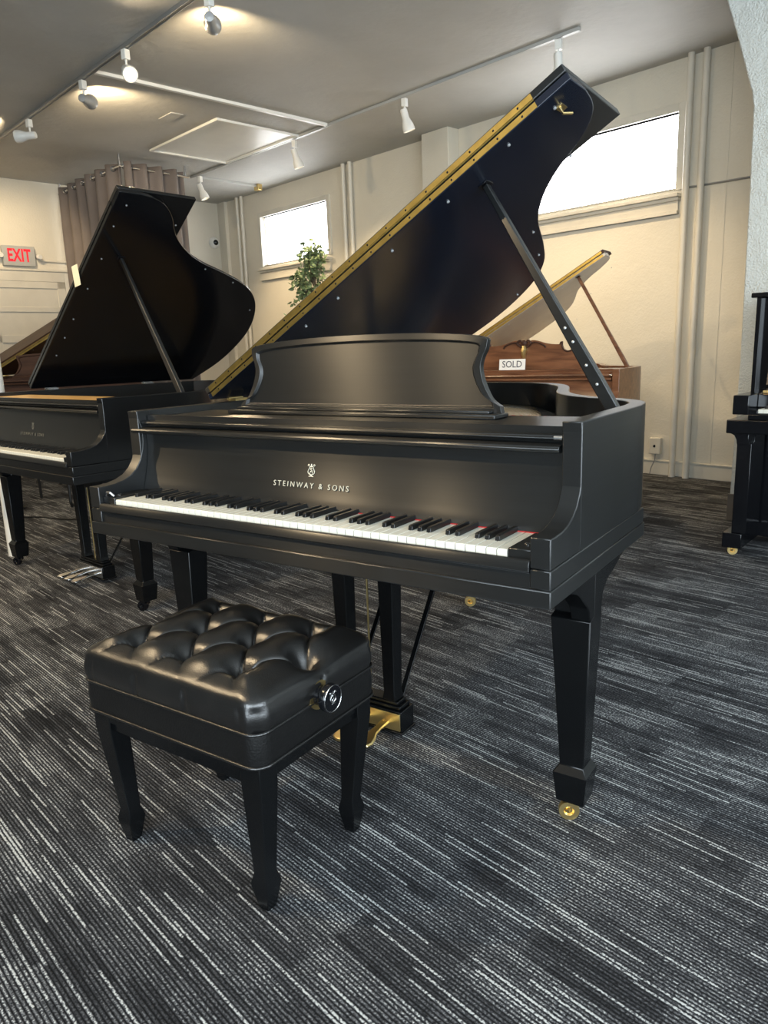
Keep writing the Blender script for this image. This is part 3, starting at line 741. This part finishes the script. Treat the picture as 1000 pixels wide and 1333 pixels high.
    if not g('plain'):
        for f in (0.12, 0.20, 0.30, 0.36):
            q = Bp+d*(f*Ln)-s2*td
            MB().lathe([(0.0035, 0), (0.0035, 0.003), (0, 0.004)], q, -s2, 10).build('prop_screw', GREYP, pr)
            MB().lathe([(0.0035, 0), (0.0035, 0.003), (0, 0.004)], Bp+d*(f*Ln)+s2*td, s2, 10).build('prop_screw', GREYP, pr)
    # legs
    def leg(cx, cy, side):
        ex = 0.006*side
        secs = [(cx, cy+0.012, 0.094, 0.052, 0.636), (cx, cy+0.012, 0.094, 0.052, 0.524), (cx, cy, 0.094, 0.080, 0.518), (cx+ex, cy-0.002, 0.060, 0.058, 0.160), (cx+ex, cy-0.002, 0.058, 0.056, 0.145),
                (cx+ex, cy-0.004, 0.082, 0.080, 0.128), (cx+ex, cy-0.004, 0.082, 0.080, 0.124), (cx+ex, cy-0.004, 0.068, 0.066, 0.050)]
        b = MB(); b.loft(square_rings(secs))
        if side:   # shaped cheek bracket on the outside of the leg
            xa, xb = sorted((side*0.656, side*0.7005))
            pr_ = [(0.652, 0.645), (0.648, 0.637), (0.60, 0.636), (0.53, 0.628), (0.479, 0.617), (0.431, 0.600), (0.385, 0.589), (0.363, 0.578), (0.347, 0.562), (0.340, 0.535), (0.340, 0.519), (0.26, 0.519), (0.258, 0.525), (0.251, 0.546), (0.240, 0.560), (0.224, 0.572), (0.188, 0.601), (0.165, 0.612), (0.14, 0.620), (0.104, 0.628), (0.09, 0.645)]
            b.prism(pr_, 'x', xa, xb)
        lg = b.build('leg', LEGM if body is not MAHOG and body is not MAHOGD else body, root, bevel=0.0025, ang=0.4)
        caster(lg, cx+ex-0.006, cy-0.022, g('castermat', BRASS), 0.025)
        return lg
    leg(0.654, 0.300, 1); leg(-0.654, 0.300, -1); leg(-0.25, 1.55, 0)
    # lyre
    ly = root; lm = LEGM if body not in (MAHOG, MAHOGD) else body
    cx = -0.025
    b = MB(); b.box(cx-0.13, cx+0.13, 0.385, 0.455, 0.018, 0.088); b.box(cx-0.122, cx+0.122, 0.392, 0.448, 0.088, 0.100); b.box(cx-0.112, cx+0.112, 0.396, 0.444, 0.100, 0.112)
    b.box(cx-0.134, cx+0.134, 0.381, 0.459, 0.016, 0.024)
    b.build('lyre_base', lm, root, bevel=0.003)
    b = MB(); b.prism([(cx-0.12, 0.636), (cx-0.12, 0.50), (cx-0.04, 0.50), (cx-0.035, 0.528), (cx+0.035, 0.528), (cx+0.04, 0.50), (cx+0.12, 0.50), (cx+0.12, 0.636)], 'y', 0.385, 0.445)
    b.build('lyre_head', lm, root, bevel=0.003)
    for s in (-1, 1):
        x = cx+s*0.084
        MB().loft(square_rings([(x, 0.415, 0.056, 0.056, 0.54), (x, 0.415, 0.050, 0.052, 0.50), (x*0.97, 0.417, 0.038, 0.044, 0.135), (x*0.97, 0.417, 0.048, 0.05, 0.112)])).build('lyre_post', lm, root, bevel=0.003)
        MB().loft([[(x-0.008, 0.45, 0.09), (x+0.008, 0.45, 0.09), (x+0.008, 0.46, 0.10), (x-0.008, 0.46, 0.10)], [(x-0.008, 0.83, 0.62), (x+0.008, 0.83, 0.62), (x+0.008, 0.86, 0.635), (x-0.008, 0.86, 0.635)]]).build('lyre_brace', lm, root, bevel=0.002)
    pm = g('pedalmat', BRASS)
    MB().box(cx-0.127, cx+0.127, 0.3805, 0.3845, 0.028, 0.082).build('pedal_plate', pm, root, bevel=0.001)
    for k, x in enumerate((-0.075, 0.0, 0.075)):
        pb = MB(); X = cx+x
        pts = [(0.385, 0.014), (0.34, 0.012), (0.315, 0.014), (0.292, 0.026), (0.270, 0.031), (0.252, 0.025), (0.243, 0.009)]
        up = []; n_ = len(pts)
        rings = []
        for (yy, hw) in pts:
            zz = 0.050 - (0.385-yy)*0.10
            rings.append([(X-hw, yy, zz-0.003), (X-hw*0.7, yy, zz-0.007), (X+hw*0.7, yy, zz-0.007), (X+hw, yy, zz-0.003), (X+hw*0.8, yy, zz+0.004), (X-hw*0.8, yy, zz+0.004)])
        pb.loft(rings); pb.build('pedal', pm, root, bevel=0.002)
        MB().tube([(X*1.0, 0.42, 0.11), (X, 0.42, 0.63)], 0.003, 8).build('pedal_rod', BRASS, root)
    return root, MX

main, MXm = grand('grand_piano', 'satin black grand piano with curved music desk and raised lid behind the tufted bench', (0, 0), 0.0, SATIN, LIDU,
    dict(desk='classic', hook=True, screws=True))
left, MXl = grand('grand_piano', 'glossy black grand piano at left edge without music desk, pale plank showing', (-2.228, 0.575), 0.125, SATIN2, GLOSS,
    dict(desk=None, shelf=SPRUCE, letters=LETTERD, angle=37.3, plain=True, catch=False, hingemat=SATIN2, prop=(1.05, 0.66), propbase=(0.640, 0.60, 0.955), propw=(0.017, 0.009, 0.010), pedalmat=STEEL, castermat=GLOSS, propmat=SATIN, hm=STEEL))
right, MXr = grand('grand_piano', 'brown mahogany grand piano with carved desk under the large window', (-0.83, 3.05), 0.0, MAHOG, LIDREFL,
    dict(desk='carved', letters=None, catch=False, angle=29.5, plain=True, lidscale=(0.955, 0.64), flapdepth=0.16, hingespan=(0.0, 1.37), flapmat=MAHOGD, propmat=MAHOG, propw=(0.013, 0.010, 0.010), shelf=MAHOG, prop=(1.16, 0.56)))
far, MXf = grand('grand_piano', 'dark brown mahogany grand piano partly hidden behind the left black lid', (-4.80, 2.50), -0.65, MAHOGD, MAHOGD,
    dict(desk='classic', letters=None, catch=False, angle=29.0, plain=True, pedalmat=GLOSS, castermat=GLOSS, flapmat=MAHOGD, shelf=MAHOGD, flaptilt=21.0, propw=(0.012, 0.01, 0.01), prop=(1.2, 0.6)))

far.scale = (1.04, 1.04, 1.04)

# SOLD card on the carved desk
sc = thing('sold_sign', 'white card reading sold, leaning on the carved music desk', 'sign', (-0.868, 3.05+0.290, 0.9415))
MB().box(-0.095, 0.090, -0.004, -0.001, 0.035, 0.105, Matrix.Rotation(math.radians(-6), 4, 'X')).build('card', plain('paper', (0.78, 0.77, 0.74), 0.6, var=0.02), sc)
text_mesh('sold_letters', 'SOLD', 0.062, plain('grey_ink', (0.06, 0.06, 0.08), 0.6), sc, Matrix.Rotation(math.radians(-6), 4, 'X') @ Matrix.Translation((-0.003, -0.0055, 0.070)) @ Matrix.Rotation(PI/2, 4, 'X'), 0.0005, 1.0, 0.92)
# paper tag hanging on the left lid
T_ = Matrix.Translation((-2.228, 0.575, 0)) @ Matrix.Rotation(-0.125, 4, 'Z')
ptag = MB(); pm_ = T_ @ MXl @ Matrix.Translation((0.895, 0.490, 0.022)) @ Matrix.Rotation(math.radians(30), 4, 'Y')
ptag.box(-0.034, 0.026, -0.001, 0.0, -0.050, 0.050, pm_)
o = ptag.build('price_tag', plain('tag_paper', (0.62, 0.60, 0.44), 0.7)); tag(o, 'small pale paper tag stuck on the edge of the left black lid', 'tag')

# ------------------------------------------------------------------ tufted bench
def bench(cx, cy):
    root = thing('piano_bench', 'black leather tufted piano bench with side knob on tapered legs', 'bench', (cx, cy, 0))
    A_, B_ = 0.272, 0.200; zl, zu, zt = 0.353, 0.423, 0.505
    def outline(nseg, inset=0.0, rc=0.035, bul=0.0):
        a, b2 = A_-inset, B_-inset; pts = []
        r = max(0.002, rc-inset*0.5); per = nseg//4
        for q in range(4):
            sx, sy = ((1, -1), (1, 1), (-1, 1), (-1, -1))[q]
            a0 = (-PI/2, 0, PI/2, PI)[q]
            for k in range(9):
                th_ = a0+k*PI/2/8; pts.append((sx*(a-r)+r*math.cos(th_), sy*(b2-r)+r*math.sin(th_)))
            nx = ((1, 1), (-1, 1), (-1, -1), (1, -1))[q]
            # straight run to the next corner
            nxt = {0: (a, b2-r), 1: (-(a-r), b2), 2: (-a, -(b2-r)), 3: (a-r, -b2)}[q]
            last = pts[-1]
            for k in range(1, per): f = k/per; pts.append((last[0]+(nxt[0]-last[0])*f, last[1]+(nxt[1]-last[1])*f))
        return pts
    base = outline(320); n = len(base)
    btn = [(a, b2) for b2 in (-0.115, 0.115) for a in (-0.15, 0.003, 0.155)]+[(a, 0.0) for a in (-0.225, -0.075, 0.078, 0.225)]
    SA, SB = 0.1525, 0.23
    def hgt(a, b2, r):
        p = a/SA - b2/SB; q = a/SA + b2/SB
        c = (abs(math.cos(PI*p))**0.30)*(abs(math.cos(PI*q))**0.30)
        inside = 1.0/(1.0+math.exp((max(abs(a)/A_*1.0, abs(b2)/B_)-0.80)*22))
        z = 0.023*c*inside + 0.004*inside
        for w_ in (p, q):
            dd = abs((w_ % 1.0)-0.5)/7.87; z -= 0.0045*math.exp(-(dd/0.0026)**2)*inside
        for (u, v) in btn:
            d2 = (a-u)**2+(b2-v)**2; z -= 0.030*math.exp(-d2/0.00055)+0.012*math.exp(-d2/0.0028)
        return z
    rings = []
    NR = 140
    for k in range(1, NR+1):
        r = k/NR; ring = []
        for (x, y) in base:
            a, b2 = x*r, y*r
            dedge = (1-r)*min(A_, B_)*1.0; R = 0.045
            drop = 0.0 if dedge > R else R-math.sqrt(max(0, R*R-(R-dedge)**2))
            ring.append((a, b2, zt+hgt(a, b2, r)-drop*0.62))
        rings.append(ring)
    b = MB(); vs = [(0, 0, zt+hgt(0, 0, 0))]
    for rg in rings: vs += rg
    # side wall down to the seam with a soft bulge and creases below the edge buttons
    for j in range(1, 9):
        f = j/8; zz = (zt-0.028)*(1-f)+(zu)*f; ring = []
        for (x, y) in base:
            bul = 1+0.020*math.sin(f*PI)*1.0
            cr = 0.0
            for cxx in (-0.225, -0.075, 0.078, 0.23):
                if abs(abs(y)-B_) < 0.004: cr += 0.0042*math.exp(-((x-cxx)/0.006)**2)*(1-f*0.4)
            if abs(abs(x)-A_) < 0.004: cr += 0.004*math.exp(-((y)/0.006)**2)*(1-f*0.4)
            if abs(x) > A_-0.035 and abs(y) > B_-0.035: cr += 0.006*math.exp(-((abs(x)-A_+0.010)**2)/0.00006)
            l = math.hypot(x, y); ring.append((x*bul-x/l*cr, y*bul-y/l*cr, zz))
        vs += ring
    tot = NR+8; fs = [(0, 1+i, 1+(i+1) % n) for i in range(n)]
    for k in range(tot-1):
        for i in range(n):
            j = (i+1) % n; fs.append((1+k*n+i, 1+k*n+j, 1+(k+1)*n+j, 1+(k+1)*n+i))
    b.add(vs, fs); b.build('cushion', LEATHER, root, ang=3.0)
    for (u, v) in btn:
        MB().lathe([(0.0, -0.004), (0.009, -0.003), (0.0095, 0.0), (0.006, 0.003), (0.0, 0.004)], (u, v, zt+hgt(u, v, 0)+0.001-(0.008 if abs(u) > .2 else 0)), (0, 0, 1), 16).build('tuft_button', LEATHER, root)
    # upholstered band and piping
    def ringat(z, k): return [(x*k, y*k, z) for x, y in base]
    MB().loft([ringat(zu, 0.995), ringat((zu+zl)/2, 1.006), ringat(zl, 0.998)]).build('side_band', VINYL, root, ang=1.2)
    for z, k in ((zu, 1.004), (zl, 1.004)):
        MB().tube([(x*k, y*k, z) for x, y in base], 0.0035, 8, True).build('piping', LEATHER, root, ang=3)
    MB().loft([ringat(zl+0.0, 0.93), ringat(zl-0.03, 0.93)]).build('seat_frame', LEGM, root)
    for sx in (-1, 1):
        for sy in (-1, 1):
            x, y = sx*0.232, sy*0.162; fx_, fy = sx*0.217, sy*0.150
            b = MB(); b.loft(square_rings([(x, y, 0.054, 0.050, zl), (x, y, 0.054, 0.050, 0.30), (fx_, fy, 0.034, 0.034, 0.085), (fx_, fy, 0.046, 0.046, 0.060), (fx_, fy, 0.044, 0.044, 0.052), (fx_, fy, 0.026, 0.026, 0.0)]))
            b.build('leg', LEGM, root, bevel=0.002, ang=0.4)
    # apron: arched rail between legs
    for sy in (-1, 1): MB().box(-0.21, 0.21, sy*0.170-0.008, sy*0.170+0.008, zl-0.055, zl-0.005).build('apron', LEGM, root, bevel=0.002)
    for sx in (-1, 1): MB().box(sx*0.240-0.008, sx*0.240+0.008, -0.14, 0.14, zl-0.05, zl-0.005).build('apron', LEGM, root, bevel=0.002)
    # knob on the right side
    kb = Vector((A_+0.001, -0.014, 0.435))
    MB().lathe([(0.031, -0.002), (0.031, 0.003), (0.02, 0.003)], kb, (1, 0, 0), 28).build('washer', BRASS, root)
    kn = MB().lathe([(0.0, 0.0), (0.022, 0.002), (0.0215, 0.014), (0.027, 0.018), (0.030, 0.024), (0.030, 0.034), (0.0285, 0.037), (0.0, 0.037)], kb, (1, 0, 0), 32).build('height_knob', GLOSS, root)
    rim = [kb+Vector((0.0375, 0.0280*math.cos(2*PI*k/28), 0.0280*math.sin(2*PI*k/28))) for k in range(28)]
    MB().tube(rim, 0.0009, 6, True).build('knob_ring', STEEL, kn)
    emblem(STEEL, kn, kb+Vector((0.0378, 0, 0)), (0, 1, 0), (0, 0, 1), 0.018)
bench(0.007, -0.177)

# ------------------------------------------------------------------ upright piano at the right edge
def upright():
    r = thing('upright_piano', 'black upright piano with brass caster at the right edge of the picture', 'piano', (0, 0, 0), -0.11)
    # its front left lower corner sits near this room point
    c = Vector((0.552, 2.885)); t0 = c.x*CW - c.y*SW; n0 = c.x*SW + c.y*CW
    r.location = (c.x-0.005, c.y, 0)
    W_ = 1.46
    b = MB(); b.box(0.02, W_-0.02, 0.34, 0.605, 0.10, 1.335); b.build('case', GLOSS, r, bevel=0.003)
    b = MB(); b.box(-0.012, W_+0.012, 0.29, 0.63, 1.335, 1.36); b.build('top_lid', GLOSS, r, bevel=0.004)
    for s in (0, 1):
        x = 0.0 if s == 0 else W_-0.095
        b = MB(); b.box(x+0.010, x+0.085, 0.0, 0.34, 0.748, 0.846); b.build('key_block', GLOSS, r, bevel=0.003)
        b = MB(); b.box(x+0.0, x+0.095, -0.005, 0.50, 0.045, 0.125); tb = b.build('toe_block', GLOSS, r, bevel=0.003)
        caster(tb, x+0.045, 0.035, BRASS, 0.026)
        b = MB(); b.box(x+0.040, x+0.110, 0.01, 0.12, 0.125, 0.60)
        b.prism([(x+0.000, 0.652), (x+0.012, 0.648), (x+0.026, 0.64), (x+0.036, 0.62), (x+0.040, 0.595), (x+0.095, 0.595), (x+0.095, 0.652)], 'y', 0.005, 0.16)
        b.build('leg', GLOSS, r, bevel=0.002)
        sd = MB(); xs = x+0.015 if s == 0 else x+0.058
        sd.box(xs, xs+0.022, 0.30, 0.60, 0.125, 1.336); sd.box(x+0.045, x+0.10, 0.11, 0.31, 0.125, 0.652); sd.build('side_panel', GLOSS, r, bevel=0.002)
    b = MB(); b.box(-0.012, W_+0.012, -0.012, 0.36, 0.652, 0.722); b.build('key_bed', GLOSS, r, bevel=0.004)
    MB().box(0.085, W_-0.085, 0.0, 0.02, 0.722, 0.752).build('key_slip', GLOSS, r, bevel=0.004)
    MB().box(0.085, 0.125, 0.02, 0.17, 0.74, 0.772).build('cheek_block', GLOSS, r, bevel=0.003)
    k = bpy.data.objects.new('keyboard', None)
    def wk():
        for i in range(50):
            if i == 0: o0 = MB().box(0.0, 0.0225, 0.02, 0.17, 0.755, 0.775).build('white_key', WHITEKEY, r, bevel=0.001); o0.location.x = 0.127
            else: o = o0.copy(); COL.objects.link(o); o.location.x = 0.127+0.0235*i
        q0 = None
        for i in range(49):
            if (i % 7) in (0, 2, 3, 5, 6):
                if q0 is None: q0 = MB().box(-0.005, 0.005, 0.07, 0.17, 0.775, 0.787).build('black_key', BLACKKEY, r, bevel=0.001); q = q0
                else: q = q0.copy(); COL.objects.link(q)
                q.location.x = 0.127+0.0235*(i+1)-0.0005
    bpy.data.objects.remove(k); wk()
    MB().prism([(0.17, 0.775), (0.175, 0.84), (0.335, 0.862), (0.335, 0.775)], 'x', 0.086, W_-0.086).build('fallboard', GLOSS, r, bevel=0.002)
    MB().box(0.10, W_-0.10, 0.20, 0.212, 0.846, 0.858, Matrix.Identity(4)).build('fallboard_hinge', BRASS, r, bevel=0.001)
    MB().prism([(0.235, 0.868), (0.222, 0.885), (0.325, 1.26), (0.338, 1.26), (0.338, 0.868)], 'x', 0.105, W_-0.105).build('upper_panel', SATIN2, r, bevel=0.003)
    MB().box(0.08, W_-0.08, 0.345, 0.36, 0.13, 0.652).build('lower_panel', GLOSS, r, bevel=0.003)
    MB().box(0.09, W_-0.09, 0.32, 0.36, 0.05, 0.13).build('bottom_rail', GLOSS, r, bevel=0.003)
upright()

# black tube chair far back, seen under the left piano, and a cable on the floor
ch = thing('metal_chair', 'black tube-legged chair far back, seen beneath the left black piano', 'chair', (-4.37, 2.15, 0), 0.65)
TUB = plain('black_tube', (0.01, 0.01, 0.01), 0.3)
for s in (-1, 1):
    MB().tube([(s*0.2, -0.2, 0.44), (s*0.2, -0.22, 0.05), (s*0.2, -0.20, 0.012), (s*0.2, -0.12, 0.012)], 0.012).build('leg', TUB, ch)
    MB().tube([(s*0.2, 0.2, 0.44), (s*0.2, 0.23, 0.012)], 0.012).build('leg', TUB, ch)
    MB().tube([(s*0.2, 0.2, 0.44), (s*0.2, 0.26, 0.85)], 0.012).build('back_frame', TUB, ch)
MB().box(-0.22, 0.22, -0.22, 0.22, 0.43, 0.47).build('seat', VINYL, ch, bevel=0.01)
MB().box(-0.2, 0.2, 0.235, 0.262, 0.6, 0.86).build('backrest', VINYL, ch, bevel=0.01)
o = MB().tube(catmull([(-4.3, 1.55, 0.006), (-4.0, 1.75, 0.006), (-3.7, 1.80, 0.006), (-3.45, 2.0, 0.006)], 5), 0.005).build('floor_cable', TUB); tag(o, 'thin black cable lying on the carpet behind the white column', 'cable')

# ------------------------------------------------------------------ light
def area(name, loc, target, sx, sy, power, color):
    li = bpy.data.lights.new(name, 'AREA'); li.shape = 'RECTANGLE'; li.size = sx; li.size_y = sy; li.energy = power; li.color = color
    o = bpy.data.objects.new(name, li); COL.objects.link(o); o.location = loc
    o.rotation_euler = (Vector(target)-Vector(loc)).to_track_quat('-Z', 'Y').to_euler(); return o
# daylight entering through the shop windows behind and to the right of the camera
area('shopfront_daylight', rw(2.6, -4.35, 1.65), rw(2.4, 3.0, 1.3), 3.2, 2.3, 190, (0.80, 0.92, 1.0))
area('side_daylight', rw(4.65, -0.6, 1.65), rw(0.0, -0.4, 1.2), 6.0, 2.3, 230, (0.80, 0.92, 1.0))
# unseen track lamps over the front half: some for desk streaks, others added fill
for (t, n, p) in ((-1.62, -2.0, 120), (-0.80, -1.9, 60), (-3.4, -2.0, 90), (-5.4, -1.6, 80), (-2.6, -0.4, 40)):
    lamp(t, n, rw(0.05, 0.75, -0.75), 'unseen white track lamp over the front of the shop, behind the camera', WHITEP, p)
w = bpy.data.worlds.new('world'); scene.world = w; w.use_nodes = True
w.node_tree.nodes['Background'].inputs['Color'].default_value = (0.75, 0.85, 1.0, 1); w.node_tree.nodes['Background'].inputs['Strength'].default_value = 1.0

# ------------------------------------------------------------------ camera
yaw, pitch, roll = -0.5957, -0.2133, -0.0351
sy, cy = math.sin(yaw), math.cos(yaw); sp, cp = math.sin(pitch), math.cos(pitch)
F = Vector((sy*cp, cy*cp, sp)); R0 = Vector((cy, -sy, 0)); U0 = R0.cross(F)
c, s = math.cos(roll), math.sin(roll)
R = R0*c+U0*s; U = -R0*s+U0*c
cam = bpy.data.cameras.new('camera'); co = bpy.data.objects.new('camera', cam); COL.objects.link(co)
M = Matrix(((R.x, U.x, -F.x, 1.2042), (R.y, U.y, -F.y, -1.2891), (R.z, U.z, -F.z, 1.1269), (0, 0, 0, 1)))
co.matrix_world = M
cam.sensor_fit = 'HORIZONTAL'; cam.sensor_width = 36.0; cam.lens = 36.0*0.96565
cam.clip_start = 0.05
scene.camera = co
scene.view_settings.view_transform = 'Standard'; scene.view_settings.look = 'None'
scene.view_settings.gamma = 1.0; scene.view_settings.use_curve_mapping = False
scene.view_settings.exposure = 0.55
